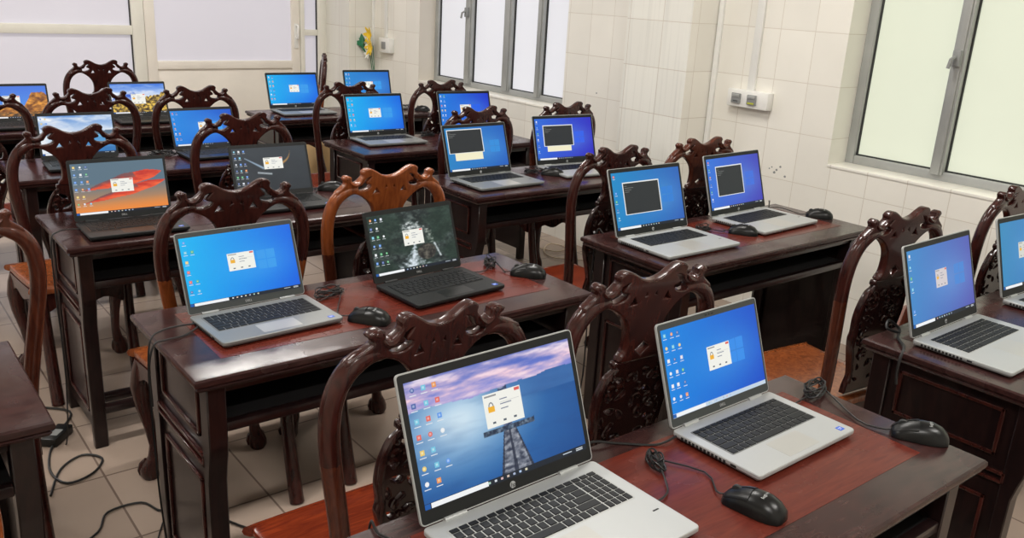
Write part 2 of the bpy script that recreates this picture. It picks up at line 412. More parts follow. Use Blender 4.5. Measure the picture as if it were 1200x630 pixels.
def leafhole(cx, cz, l, w, a, n=8):
    out = []
    for k in range(n):
        t = 2*pi*k/n; x = cos(t)*l; z = sin(t)*w*(1-.55*cos(t))
        out.append((cx+x*cos(a)-z*sin(a), cz+x*sin(a)+z*cos(a)))
    return out
ch = []
for s in (1, -1):
    ch += [smooth_closed([(s*.072, 1.036), (s*.090, 1.030), (s*.102, 1.012), (s*.128, 1.003), (s*.104, .995), (s*.078, 1.000), (s*.070, 1.010), (s*.084, 1.014), (s*.086, 1.022)], 2),
           [(s*.040, .984), (s*.062, .982), (s*.050, 1.000)], [(s*.012, 1.000), (s*.017, .998), (s*.015, 1.006)]]
ch += [[(0, .888), (.021, .872+.0), (0, .856), (-.021, .872)]]
CREST = {k: cut_plate('crest_rail', crest_out, ch, .013, .0045, M[k], fb) for k in ('dark', 'orange', 'brown')}
def add_scrolls(me, m):
    b = MB(); b.bm.from_mesh(me)
    for s in (1, -1):
        for x, z, r, l in ((.1535, 1.037, .0085, .0145),):
            b.ring([[Vector((s*x+cos(2*pi*k/12)*r*q, YS(z)+yy, z+sin(2*pi*k/12)*r*q)) for k in range(12)] for yy, q in ((-l, .55), (-l+.004, .9), (-l+.008, 1), (l-.008, 1), (l-.004, .9), (l, .55))])
        # raised leaf scroll along the shoulder
        b.tube([fb(s*x, z, -.014) for x, z in smooth_open([Vector((.105, 1.030)), Vector((.112, 1.022)), Vector((.124, 1.016)), Vector((.138, 1.018)), Vector((.147, 1.027))], 3)], [.002+.0045*sin(pi*k/12) for k in range(13)], 6)
    return b.mesh('crest_rail', m, ang=50)
CREST = {k: add_scrolls(v, M[k]) for k, v in CREST.items()}
def squeeze(me, f):
    m2 = me.copy()
    for v in m2.vertices:
        a = abs(v.co.x); k = f if a < .155 else f+(1-f)*min(1, (a-.155)/.03)
        if v.co.z < .93: k += (1-k)*min(1, (.93-v.co.z)/.06)
        v.co.x *= k
    return m2
CREST = {(k, n): (squeeze(v, f)) for k, v in CREST.items() for n, f in (('wide', .965), ('narrow', .80))}
sp_half = [(0, .846), (.050, .845), (.068, .846), (.070, .832), (.062, .824), (.082, .812), (.094, .79), (.104, .76), (.107, .72), (.101, .68), (.104, .66), (.097, .63), (.083, .59), (.068, .55), (.060, .52), (.066, .49), (.068, .462, 1), (0, .462)]
sp_out = smooth_closed(mirror_outline(sp_half), 3)
sh = []
for s in (1, -1):
    for cx, cz, l, w, a in ((.050, .800, .018, .007, .6), (.078, .765, .017, .006, 1.2), (.040, .760, .017, .006, -.5), (.066, .725, .016, .007, .3), (.084, .700, .013, .005, 1.5),
                            (.034, .712, .015, .006, .9), (.060, .680, .016, .007, -.6), (.074, .645, .014, .006, .8), (.036, .652, .015, .006, .2), (.052, .610, .014, .006, 1.0), (.030, .595, .012, .005, -.7), (.040, .555, .012, .005, 1.2), (.036, .510, .012, .005, .4)):
        sh.append(leafhole(s*cx, cz, l, w, a if s > 0 else pi-a))
sh += [leafhole(0, .80, .012, .006, pi/2), leafhole(0, .735, .014, .006, pi/2), leafhole(0, .625, .014, .006, -pi/2), leafhole(0, .56, .011, .005, pi/2)]
SPLAT0 = cut_plate('splat', sp_out, sh, .011, .003, M['carve'], fb)
def carve_splat():
    b = MB(); b.bm.from_mesh(SPLAT0)
    rnd = random.Random(3)
    for s in (1, -1):
        b.tube([fb(s*x, z, -.010) for x, z in smooth_open([Vector(p) for p in ((.062, .832), (.082, .812), (.096, .78), (.101, .73), (.094, .68), (.094, .64), (.078, .59), (.062, .54), (.058, .50))], 3)], .006, 6)
        for k in range(12):
            cx = rnd.uniform(.012, .085); cz = rnd.uniform(.56, .81); a = rnd.uniform(0, pi)
            if cz < .62: cx *= .6
            pts = [fb(s*(cx+cos(a+q*.9)*.014*q), cz+sin(a+q*.9)*.014*q, -.012-.003*sin(q*2)) for q in (-1, -.5, 0, .5, 1, 1.4)]
            b.tube(pts, [.002, .005, .0062, .0055, .004, .002], 6)
    return b.mesh('splat', M['carve'], ang=50)
SPLAT = carve_splat()
def arch_mesh(m, s):
    b = MB(); h = [(.200, .80), (.2045, .84), (.206, .88), (.202, .92), (.192, .952), (.176, .976), (.154, .992), (.13, .998), (.112, .995)]
    if s:
        pts = [fb(s*p[0], p[1], 0) for p in smooth_open([Vector(q) for q in h], 4)]
        n = len(pts); b.tube(pts, [.0195-.008*max(0, (i-n*.7)/(n*.3)) for i in range(n)], 12)
    return b.mesh('arch_rail', m)
def post_mesh(s, m, leg=False):
    h = [(.150, 0, -.02), (.150, .12, .012), (.150, .26, .042), (.152, .40, .060), (.1545, .43, .062)] if leg else [(.1545, .43, .062), (.156, .46, None), (.163, .55, None), (.178, .66, None), (.192, .75, None), (.2005, .803, None)]
    P = [Vector((s*x, (YS(z) if y is None else y), z)) for x, z, y in h]
    pts = smooth_open(P, 4); n = len(pts)
    b = MB(); b.tube(pts, [.0195 if p.z > .42 else .0195+.004*(1-p.z/.42) for p in pts], 12)
    return b.mesh('rear_leg' if leg else 'post', m)
def seat_mesh(m):
    b = MB()
    def outl(o, z):
        half = [(.168-o, .04+o), (.178-o, .12), (.192-o, .25), (.200-o, .36), (.200-o, .412-o*.6), (.184-o, .430-o)]
        pts = half+[(-x, y) for x, y in reversed(half)]
        return [Vector((x, y, z)) for x, y in [tuple(p) for p in smooth_closed(pts, 3)]]
    b.ring([outl(.012, .424), outl(.003, .428), outl(0, .437), outl(.003, .447), outl(.010, .451), outl(.03, .4515)])
    return b.mesh('seat', m)
def apron_mesh():
    b = MB()
    def wavy(n=14): return [(-1+2*k/n, .375-.022*cos(pi*(-1+2*k/n)*2)*(.6) - .012*abs(-1+2*k/n)) for k in range(n+1)]
    w = wavy()
    prof = [(u, z) for u, z in w]+[(1, .426), (-1, .426)]
    b.prism([(u*.175, z) for u, z in prof], lambda u, v, t: Vector((u, .395+t, v)), 0, .022)
    b.prism([(u*.145, z) for u, z in prof], lambda u, v, t: Vector((u, .050+t, v)), 0, .022)
    for s in (1, -1):
        b.prism([(u*.16, z) for u, z in prof], lambda u, v, t, s=s: Vector((s*(.155+(u+.16)*.09+t), .230+u, v)), 0, .02)
    return b.mesh('apron', M['dark'], smooth=False)
def cab_mesh(s):
    P = [(.170, .385, .425, .034), (.178, .392, .39, .036), (.188, .402, .33, .033), (.186, .400, .26, .026), (.174, .385, .18, .019), (.168, .372, .12, .017), (.172, .370, .08, .020), (.181, .376, .055, .026), (.186, .382, .032, .031), (.186, .382, .012, .031), (.185, .380, 0, .024)]
    b = MB(); S = smooth_open([Vector(p) for p in P], 2) if False else P
    rings = []
    for x, y, z, r in P: rings.append([Vector((s*x+cos(2*pi*k/12)*r, y+sin(2*pi*k/12)*r, z)) for k in range(12)])
    b.ring(rings)
    for a in (-.9, 0, .9):   # claw toes
        dx, dy = sin(a)*.030, cos(a)*.030
        b.tube([(s*.183+dx*.5, .378+dy*.5, .065), (s*.185+dx*.95, .380+dy*.95, .045), (s*.186+dx*1.12, .382+dy*1.12, .022), (s*.186+dx*1.05, .382+dy*1.05, .006)], [.007, .009, .009, .006], 6)
    return b.mesh('front_leg', M['dark'])
CACHE = {}
def cached(k, f):
    if k not in CACHE: CACHE[k] = f()
    return CACHE[k]
def chair(x, y, label, rz=0, postm='dark', seatm='red', crestm='dark', group='carved wooden chairs', size='wide'):
    t = thing('carved_chair', label, 'chair', (x, y, 0), rz, group)
    link('crest_rail', CREST[(crestm, size)], t); link('splat', SPLAT, t)
    for s in (-1, 1):
        link('arch_rail', cached(('arch', s, crestm), lambda: arch_mesh(M[crestm], s)), t)
        link('post', cached(('post', s, postm), lambda: post_mesh(s, M[postm])), t)
        link('rear_leg', cached(('rear', s), lambda: post_mesh(s, M['dark'], True)), t)
        link('front_leg', cached(('cab', s), lambda: cab_mesh(s)), t)
    link('seat', cached(('seat', seatm), lambda: seat_mesh(M[seatm])), t)
    link('apron', cached('apron', apron_mesh), t)
    return t
chair(.255, .112, 'dark carved chair with brown posts directly behind the pier-picture laptop', 0, 'brown', size='narrow')
chair(.785, .092, 'dark carved chair behind the nearest desk, right of the pier-picture laptop', R(-3))
chair(.318, 1.225, 'carved chair with orange-brown left post directly behind the blue-screen grey laptop', 0, 'orange', 'orange')
chair(.815, 1.235, 'orange-brown crested carved chair behind the waterfall-picture black laptop', 0, 'brown', 'red', 'orange')
chair(.150, 2.33, 'dark carved chair directly behind the black laptop with red-orange leaf picture', 0, 'dark', 'orange')
chair(.83, 2.45, 'dark carved chair directly behind the black laptop with dark space picture', 0)
chair(.465, 3.41, 'dark carved chair standing behind the laptop with the lake picture')
chair(.968, 3.42, 'dark carved chair directly behind the back blue-screen black laptop left of the cream door')
chair(-.01, 3.40, 'dark carved chair at the left edge in front of the orange rock laptop')
chair(.865, 4.84, 'carved chair standing alone against the frosted partition behind the yellow tree laptop', 0, 'dark', 'orange', 'dark')
chair(1.885, .115, 'carved chair with brown left post behind the silver laptop by the right window', R(-6), 'brown', 'orange')
chair(2.70, .12, 'dark carved chair at the right edge under the right window', R(-4))
chair(1.825, 1.24, 'carved chair behind the teal-screen terminal laptop on the socket-wall desk', 0, 'dark')
chair(2.355, 1.26, 'reddish carved chair behind the blue terminal laptop against the pillar', R(-3), 'brown', 'red', 'brown')
chair(1.985, 2.36, 'dark carved chair just behind the terminal laptop with cream notice strip')
chair(2.57, 2.37, 'dark carved chair behind the violet-blue terminal laptop, left of the pillar', 0, 'brown')
chair(1.86, 3.455, 'dark carved chair behind the bright blue laptop of the second right desk from the back')
chair(2.49, 3.455, 'dark carved chair behind the deep blue laptop in front of the white window')
chair(2.62, 5.30, 'carved chair seen side-on beside the cream door, orange lower posts', R(66), 'orange', 'orange')
chair(-.395, 1.21, 'brown carved chair at the left edge with glossy orange seat', 0, 'brown', 'orange', 'brown')
chair(-.668, .10, 'orange-brown carved chair cut off by the bottom left edge', 0, 'orange', 'orange', 'orange')

# ------------------------------------------------------------------ screens
def lerp(a, b, t): t = max(0, min(1, t)); return tuple(a[i]+(b[i]-a[i])*t for i in range(3))
def ns(x, y, s=1, o=4, z=0): return noise.fractal(Vector((x*s, y*s, z)), .9, 2.1, o)
def wp_blue(cl, cr):
    def f(u, v):
        c = lerp(cl, cr, u*.9+.1*(1-v)); g = math.exp(-((u-.66)**2*7+(v-.5)**2*9))
        return lerp(c, lerp(c, (120, 200, 250), .5), g*.7)
    return f
def wp_pier(u, v):
    sky = lerp((120, 132, 214), (66, 96, 186), (v-.8)/.2)
    cl = ns(u*1.2, v*4, 3, 5)
    line = .755+.03*ns(u, 0, 4, 3)+.035*max(0, u-.3)
    if v > line:
        c = lerp(sky, (246, 206, 220), (cl+.55)*1.25*(1-abs(v-.86)*4.5)); 
        c = lerp(c, (245, 236, 246), max(0, cl-.15)*1.3); return c
    hill = .70 - .10*(1-min(1, abs(u-.0)/.55))
    c = lerp((206, 228, 242), (52, 120, 186), max(0, math.hypot((u-.26)*1.1, (v-.60)*1.1)-.05)/.56)
    c = lerp(c, (14, 70, 138), max(0, math.hypot(u-.28, (v-.58))-.12)/.85)
    if u > .45 and v > .62: c = lerp(c, (60, 110, 172), min(1, (u-.45)*3)*.8)
    c = lerp(c, (20, 60, 120), max(0, ns(u, v*3, 3, 3, 4))*.25)
    # platform and pier
    if abs(v-(.415+.02*(u-.6))) < .022 and .38 < u < .70:
        return lerp((30, 44, 66), (120, 140, 160), ns(u*20, v*10, 3, 3, 1)+.3)
    if v < .42:
        t = v/.42; l = .44+(.505-.44)*t; r = .66+(.575-.66)*t
        if l < u < r:
            k = ((u-l)/(r-l)); pl = sin(t**.6*60)*.5+.5
            c = lerp((46, 54, 74), (188, 192, 200), .3+.5*pl*.6+ns(u*30, v*30, 1, 3)*.6)
            if .40 < k < .52 or k < .08 or k > .92: c = lerp(c, (26, 34, 54), .75)
            return c
    if .505 < u < .56 and .43 < v < .765:
        return lerp((34, 54, 92), (150, 160, 190), ns(u*12, v*30, 2, 3)+.3)
    return c
def wp_fall(u, v):
    n = ns(u, v, 9, 6); h = ns(u, v, 26, 4, 3)
    c = lerp((24, 34, 34), (96, 108, 104), .30+n*.7+h*.45)
    c = lerp(c, (30, 52, 42), max(0, min(.7, .4+ns(u, v, 3, 2, 5)*1.4)))
    k = ns(u, v, 22, 4, 9)
    if .42 > v > .06:
        t = (.42-v)/.36; cx = .50-.05*t; wd = .022+.13*t*t
        c = lerp((216, 226, 234), c, min(1, abs(u-cx)/wd*(.75)+k*.7))
    if .66 < v < .82: c = lerp((222, 228, 228), c, math.hypot((u-.48)/.10, (v-.73)/.07)*.8+k*.9)
    if .14 < v < .40: c = lerp((214, 222, 226), c, abs(u-.80+.30*(v-.14)*.8)/.012*.6+k*.4)
    if .40 < v < .66: c = lerp((150, 160, 150), c, abs(u-.70+.2*(v-.5))/.05+.2+k)
    d = math.hypot((u-.635)/.115, (v-.27)/.135)
    if d < 1: c = lerp((30, 30, 30), (104, 100, 90), .35+ns(u, v, 20, 5, 2)*.9+(1-d)*.25)
    return c
def wp_leaf(u, v):
    c = lerp((240, 146, 74), (92, 116, 132), (v-.02)*1.7)
    c = lerp((244, 138, 52), c, v*3.4+.25*(1-u))
    for (ax, ay, bx, by, w) in ((.08, .46, .97, .76, .40), (.06, .20, 1.0, .58, .30)):
        dx, dy = bx-ax, by-ay; t = ((u-ax)*dx+(v-ay)*dy)/(dx*dx+dy*dy)
        if 0 < t < 1:
            d = ((u-ax)*-dy+(v-ay)*dx)/math.hypot(dx, dy); wd = w*.5*(sin(pi*min(1, t**1.5))**.75)*(1-.08*sin(t*20))
            if -wd*.55 < d < wd*.62:
                k = .5-d/(wd+.001)*.5+ns(u*3, v*9, 2, 4)*.7
                c = lerp((196, 52, 42), (246, 100, 58), k)
                if t < .68 and d > wd*.05: c = lerp(c, (112, 84, 90), min(.85, (d/wd)*2.2+ns(u, v, 5, 3)*.8))
    return c
def wp_space(u, v):
    c = lerp((44, 50, 55), (56, 63, 69), v+ns(u, v, 3, 4)*.3)
    t = (u-.15)/.25
    if 0 < t < 1:
        d = abs(v-(.78-.26*t)); c = lerp((170, 196, 220), c, d/(.012+.035*t))
    if .30 < u < .50 and .32 < v < .46: c = lerp((190, 200, 206), c, abs(v-.42+.25*(u-.36))/.03)
    for k in range(14):
        q = k/13; x = (1-q)**2*.56+2*q*(1-q)*.76+q*q*.775; y = (1-q)**2*.58+2*q*(1-q)*.64+q*q*.88; r = .020*(1-q)+.004
        d = math.hypot(u-x, (v-y)*.6)
        if d < r*1.4: c = lerp((206, 150, 80), c, d/(r*1.4))
    return c
def wp_lake(u, v):
    c = lerp((206, 222, 242), (74, 130, 208), (v-.6)*2.2)
    c = lerp(c, (250, 250, 250), max(0, ns(u, v*2, 3, 4)+.25))
    h = .55+.10*abs(ns(u, 1, 3, 3))+.10*max(0, u-.5)
    if v < h: c = (86, 110, 130) if v > .5 else c
    if v < .5: c = lerp((30, 100, 170), (110, 180, 226), v*2+ns(u, v*4, 3, 3)*.3); c = lerp((235, 240, 246), c, (u-.05)*3)
    return c
def wp_rocks(u, v):
    c = lerp((90, 160, 236), (70, 120, 226), v)
    a = .30+.5*abs(u-.55)**.7+.25*ns(u, 3, 3, 4)
    b = .82*math.exp(-((u-.88)/.32)**2)+.1*ns(u, 5, 6, 3)
    if v < max(a*.9 if u < .5 else a*.6, b): c = lerp((110, 62, 34), (240, 164, 66), .5+ns(u*2, v*2, 4, 5))
    if v < .18: c = lerp((60, 50, 44), (230, 150, 60), .4+ns(u*3, v*6, 4, 4))
    return c
def wp_trees(u, v):
    c = lerp((232, 238, 248), (60, 120, 224), (v-.55)*2.4)
    c = lerp(c, (250, 250, 252), max(0, ns(u, v*2, 4, 4)+.15)*(1 if v < .8 else .4))
    m = .78-.9*abs(u-.35)+.05*ns(u, 2, 9, 3)
    if v < m: c = lerp((40, 90, 200), (236, 240, 250), .4+ns(u, v, 8, 4))
    t = .42+.35*max(0, u-.45)*1.6+.10*ns(u, 7, 12, 4)
    if v < t: c = lerp((60, 44, 24), (250, 208, 84), .45+ns(u*3, v*2, 6, 4)*1.2)
    return c

ICON = [(240, 196, 70), (60, 130, 230), (230, 70, 50), (60, 170, 90), (240, 240, 240), (240, 130, 40), (90, 190, 220), (40, 70, 150), (220, 220, 230)]
def text_polys(txt, u, v, h, col, ar):
    return []
def overlays(kind, ar, seed):
    """list of (polygon[(u,v)], colour); ar = screen width / height"""
    r = random.Random(seed); L = []
    q = lambda a, b, c, d, col: L.append(([(a, b), (c, b), (c, d), (a, d)], col))
    if kind['bar'] != 'none':
        q(0, 0, 1, .048, (24, 34, 46) if kind['bar'] == 'dark' else (196, 214, 232))
        q(.0, .004, .03, .044, (20, 90, 170)); q(.035, .004, kind.get('search', .33), .044, (244, 246, 248))
        for k in range(7): q(.36+k*.038, .016, .374+k*.038, .034, lerp(r.choice(ICON), (215, 222, 230), .75))
        q(.84, .022, .90, .030, (200, 210, 220)); q(.93, .026, .975, .034, (210, 216, 222)); q(.93, .012, .975, .020, (210, 216, 222))
    if kind.get('logo'):
        c = kind['logo']; x, y, s = kind.get('lx', .645), .53, .080; c = lerp(c, (10, 120, 225), .25)
        for ix in (0, 1):
            for iy in (0, 1):
                a = x+ix*(s*1.08); b = y+(iy-1)*(s*ar*1.08)
                L.append(([(a, b+.006*(1-ix)), (a+s, b), (a+s, b+s*ar), (a, b+s*ar-.006*(1-ix))], c))
    cols, rws, u0 = kind.get('icons', (2, 6)) + (.035,)
    for i in range(cols):
        for j in range(rws):
            if i == cols-1 and r.random() < .18: continue
            cx = u0+i*.062+r.uniform(-.004, .004); cy = .93-j*(.86/rws) if rws > 4 else .93-j*.12
            s = .012; col = lerp(r.choice(ICON), (225, 235, 245), .22)
            pts = [(cx+cos(2*pi*k/8)*s, cy+sin(2*pi*k/8)*s*ar) for k in range(8)] if r.random() < .5 else [(cx-s, cy-s*ar), (cx+s, cy-s*ar), (cx+s, cy+s*ar), (cx-s, cy+s*ar)]
            L.append((pts, col)); q(cx-s*.5, cy-s*ar*.4, cx+s*.4, cy+s*ar*.5, lerp(col, (255, 255, 255), .45)); q(cx-.018, cy-.045, cx+.018, cy-.038, (225, 230, 236))
    if kind.get('dialog'):
        a, b, c, d = kind['dialog']; w, h = c-a, d-b; pale = kind.get('dcol', (244, 244, 236))
        q(a, b, c, d, pale); q(c-w*.16, d-h*.12, c-w*.02, d-h*.03, (226, 96, 90)); q(a+w*.04, d-h*.1, a+w*.35, d-h*.05, (150, 150, 150))
        x, y = a+w*.18, b+h*.56; s = w*.085
        L.append(([(x-s, y-s*ar*.9), (x+s, y-s*ar*.9), (x+s, y+s*ar*.5), (x-s, y+s*ar*.5)], (242, 180, 50)))
        arc = [(x+cos(t)*s*.8, y+s*ar*.5+sin(t)*s*ar*1.1) for t in [pi*k/6 for k in range(7)]]
        inn = [(x+cos(t)*s*.5, y+s*ar*.5+sin(t)*s*ar*.8) for t in [pi*k/6 for k in range(7)]]
        for k in range(6): L.append(([arc[k], arc[k+1], inn[k+1], inn[k]], (120, 124, 130)))
        for k in range(3): q(a+w*.42, d-h*(.26+.14*k), a+w*(.62+.1*(k % 2)), d-h*(.23+.14*k), (120, 130, 150))
        q(a+w*.42, d-h*.34, c-w*.06, d-h*.33, (190, 190, 190))
        for k in range(3): q(a+w*(.16+.28*k), b+h*.10, a+w*(.24+.28*k), b+h*.16, (90, 100, 110))
    if kind.get('term'):
        a, b, c, d = kind['term']
        if kind.get('strip'): s = kind['strip']; q(*s, (246, 240, 206))
        q(a-.012, b-.012, c+.012, d+.02, (236, 238, 236)); q(a, b, c, d, (42, 46, 48))
        for k in range(4): q(a+.015, d-.05-.035*k, a+.05+.03*((k*7) % 4), d-.045-.035*k, (150, 152, 150))
    return L
def screen_mesh(w, h, wp, kind, nx, seed):
    ny = max(2, int(nx*h/w)); bm = bmesh.new(); lay = bm.loops.layers.color.new('Col')
    def cc(c): return (c[0]/255, c[1]/255, c[2]/255, 1)
    g = [[bm.verts.new((-w/2+w*i/nx, 0, h*j/ny)) for i in range(nx+1)] for j in range(ny+1)]
    cg = [[cc(tuple(max(0, min(255, x)) for x in wp(i/nx, j/ny))) for i in range(nx+1)] for j in range(ny+1)]
    for j in range(ny):
        for i in range(nx):
            f = bm.faces.new((g[j][i], g[j][i+1], g[j+1][i+1], g[j+1][i]))
            for lp, (jj, ii) in zip(f.loops, ((j, i), (j, i+1), (j+1, i+1), (j+1, i))): lp[lay] = cg[jj][ii]
    for k, (poly, col) in enumerate(overlays(kind, w/h, seed)):
        y = -.0001-.0000022*k
        try: f = bm.faces.new([bm.verts.new((-w/2+w*u, y, h*v)) for u, v in poly])
        except ValueError: continue
        if f.calc_area() > 0:
            f.normal_update()
            if f.normal.y > 0: f.normal_flip()
        for lp in f.loops: lp[lay] = cc(col)
    me = bpy.data.meshes.new('screen'); bm.to_mesh(me); bm.free(); me.materials.append(M['screen']); return me

def text_mesh(txt, size, m, ext=.0002, shear=0):
    cu = bpy.data.curves.new('t', 'FONT'); cu.body = txt; cu.size = size; cu.extrude = ext; cu.align_x = 'CENTER'; cu.align_y = 'CENTER'; cu.shear = shear
    o = bpy.data.objects.new('t', cu); COL.objects.link(o); dg = bpy.context.evaluated_depsgraph_get()
    me = bpy.data.meshes.new_from_object(o.evaluated_get(dg)); bpy.data.objects.remove(o); bpy.data.curves.remove(cu)
    for v in me.vertices: v.co = Vector((v.co.x, -v.co.z, v.co.y))
    me.materials.clear(); me.materials.append(m); return me

# ------------------------------------------------------------------ laptop
SPEC = {  # w, depth, shell, bezel, pad, numpad, logo
 'hp': dict(w=.385, d=.258, shell='silver', bez='bezel', pad='padS', num=True, logo='hp'),
 'hpb': dict(w=.385, d=.258, shell='silver', bez='bezel', pad='padS', num=False, logo='hp'),
 'hpg': dict(w=.372, d=.250, shell='silver2', bez='bezel', pad='padS', num=False, logo='hp'),
 'ds': dict(w=.333, d=.214, shell='silver', bez='bezel2', pad='padS', num=False, logo='DELL'),
 'dg': dict(w=.326, d=.212, shell='silver2', bez='bezel2', pad='padS', num=False, logo='DELL'),
 'db': dict(w=.324, d=.210, shell='black', bez='bezel', pad='padB', num=False, logo='DELL'),
}
def keyboard(sp):
    w, d = sp['w'], sp['d']; b = MB(); kw = .0175; g = .0187
    n = 17.4 if sp['num'] else (15 if w < .35 else 16.5)
    x0 = -n*g/2; yt = d-.030; z = .0185
    rowsK = [[1]*int(n) , [1]*13+[2], [1.5]+[1]*12+[1.5], [1.75]+[1]*11+[2.25], [2.25]+[1]*10+[2.75], [1, 1, 1, 1.1, 5.4, 1.1, 1, 1, 1, 1.4]]
    y = yt
    for ri, rw in enumerate(rowsK):
        hh = .010 if ri == 0 else .0168
        x = x0; tot = 15 if ri else n
        cells = list(rw)
        if ri:
            sm = sum(cells); base = 14.2 if sp['num'] else n
            sc = base/sm; cells = [c*sc for c in cells]
            if sp['num']: cells += [.25*-1]+[.78]*4
        else:
            sc = n/sum(cells); cells = [c*sc for c in cells]
        for c in cells:
            if c < 0: x += -c*g*.3; continue
            x1 = x+c*g
            vs = [Vector((xx, yy, zz)) for xx, yy, zz in ()]
            i_, o_ = .0021, .0015
            lo = [Vector((x+o_, y-hh, z-.0006)), Vector((x1-o_, y-hh, z-.0006)), Vector((x1-o_, y, z-.0006)), Vector((x+o_, y, z-.0006))]
            hi = [Vector((x+i_, y-hh+.0008, z+.0013)), Vector((x1-i_, y-hh+.0008, z+.0013)), Vector((x1-i_, y-.0008, z+.0013)), Vector((x+i_, y-.0008, z+.0013))]
            b.ring([lo, hi]); x = x1
        y -= hh+.0017
    return b.mesh('keyboard', M['key'], smooth=False), x0, n*g, yt, y
def rrect(x0, x1, y0, y1, r, z, n=4):
    out = []
    for cx, cy, a0 in ((x1-r, y1-r, 0), (x0+r, y1-r, pi/2), (x0+r, y0+r, pi), (x1-r, y0+r, 3*pi/2)):
        for k in range(n+1): a = a0+pi/2*k/n; out.append(Vector((cx+cos(a)*r, cy+sin(a)*r, z)))
    return out
def laptop(name_label, spec, x, y, rot, lean, wp, kind, nx=90, seed=1, group=None, zdesk=.7506):
    sp = SPEC[spec]; w, d = sp['w'], sp['d']
    t = thing('laptop', name_label, 'laptop', (x, y, zdesk), rot, group)
    # origin: hinge centre; body extends to -y
    def body():
        b = MB(); y0, y1 = -d, 0
        b.ring([rrect(-w/2+.004, w/2-.004, y0+.004, y1, .008, .0045), rrect(-w/2, w/2, y0, y1, .009, .010), rrect(-w/2, w/2, y0, y1, .009, .0160), rrect(-w/2+.0012, w/2-.0012, y0+.0012, y1-.001, .008, .0178)])
        return b.mesh('chassis', M[sp['shell']], ang=25)
    link('chassis', cached((spec, 'body'), body), t)
    def under():
        b = MB(); b.ring([rrect(-w/2+.014, w/2-.014, -d+.012, -.01, .008, .0012), rrect(-w/2+.006, w/2-.006, -d+.006, -.003, .008, .0045), rrect(-w/2+.006, w/2-.006, -d+.006, -.003, .008, .006)])
        for sx in (-1, 1):
            for yy in (-.03, -d+.03): b.box(sx*w*.36-.02, sx*w*.36+.02, yy-.005, yy+.005, 0, .0015)
        return b.mesh('bottom_cover', M['black'])
    link('bottom_cover', cached((spec, 'under'), under), t)
    def kb():
        me, x0, kw, yt, yb = keyboard(sp)
        for v in me.vertices: v.co.y -= d
        return me, x0, kw, yt-d, yb-d
    kme, kx, kw, kt, kbm = cached((spec, 'kb'), kb)
    link('keyboard', kme, t)
    def well():
        b = MB(); b.ring([rrect(kx-.003, kx+kw+.003, kbm-.001, kt+.003, .003, .0172), rrect(kx-.003, kx+kw+.003, kbm-.001, kt+.003, .003, .0181)])
        return b.mesh('keyboard_deck', M['padB'] if sp['shell'] == 'black' else M['shellkb' if spec[0] == 'h' else 'shellkb2'])
    link('keyboard_deck', cached((spec, 'well'), well), t)
    def pad():
        b = MB(); c = -.018 if sp['num'] else 0; b.ring([rrect(c-.052, c+.052, -d+.012, kbm-.010, .003, .0172), rrect(c-.052, c+.052, -d+.012, kbm-.010, .003, .0180)])
        return b.mesh('touchpad', M[sp['pad']])
    link('touchpad', cached((spec, 'pad'), pad), t)
    def vent():
        b = MB()
        for k in range(12): b.box(-w/2-.0006, -w/2+.003, -.135+k*.0095, -.135+k*.0095+.0055, .0072, .0138)
        b.box(-w/2-.0006, -w/2+.003, -.160, -.147, .009, .0135)
        return b.mesh('vent_slots', M['vent'])
    def port():
        b = MB(); b.box(w/2-.003, w/2+.0006, -.08, -.060, .009, .0125); return b.mesh('port', M['vent'])
    link('port', cached((spec, 'port'), port), t)
    if sp['shell'] != 'black': link('vent', cached((spec, 'vent'), vent), t)
    if sp['logo'] == 'DELL':
        def stick():
            b = MB(); b.box(w/2-.034, w/2-.018, -d+.014, -d+.028, .0178, .0182); return b.mesh('sticker', M['blue'], smooth=False)
        st = link('sticker', cached((spec, 'st'), stick), t)
        def sprint():
            b = MB(); b.box(w/2-.031, w/2-.021, -d+.022, -d+.0235, .0182, .0184); b.box(w/2-.030, w/2-.024, -d+.018, -d+.0195, .0182, .0184); return b.mesh('sticker_print', M['white'], smooth=False)
        link('sticker_print', cached((spec, 'sp'), sprint), st)
    else:
        def fp():
            b = MB(); b.box(w/2-.034, w/2-.020, -d+.075, -d+.078, .0178, .0183); return b.mesh('fingerprint_reader', M['vent'], smooth=False)
        link('fingerprint_reader', cached((spec, 'fp'), fp), t)
    def hinge():
        b = MB()
        b.tube([(-.022, -.001, .0175), (.022, -.001, .0175)], .0052, 10)
        return b.mesh('hinge', M[sp['shell']])
    for s in (-1, 1): link('hinge', cached((spec, 'hinge'), hinge), t, (s*w*.33, 0, 0))
    H = .655*w
    def lid():
        b = MB()
        def rr(o, yy):
            return [Vector((p.x, yy, p.y)) for p in rrect(-w/2+o, w/2-o, .002+o, H-o, .008, 0)]
        b.ring([rr(0, .000), rr(0, .005), rr(.0015, .0068), rr(.004, .0072)])
        return b.mesh('lid', M[sp['shell']], ang=25)
    lo = link('lid', cached((spec, 'lid'), lid), t, (0, 0, .017), (-lean, 0, 0))
    def bez():
        b = MB(); f = lambda o, yy: [Vector((p.x, yy, p.y)) for p in rrect(-w/2+o, w/2-o, .002+o, H-o, .006, 0)]
        b.ring([f(.0022, .0002), f(.0022, -.0006)]); return b.mesh('bezel', M[sp['bez']])
    link('bezel', cached((spec, 'bez'), bez), lo)
    mx, mt, mb = (.012, .016, .026) if spec[0] == 'h' else (.009, .014, .022)
    key = (spec, 'scr', kind['name'])
    sw, shh = w-2*mx, H-mt-mb
    so = link('screen', cached(key, lambda: screen_mesh(sw, shh, wp, kind, nx, seed)), lo, (0, -.0011, mb))
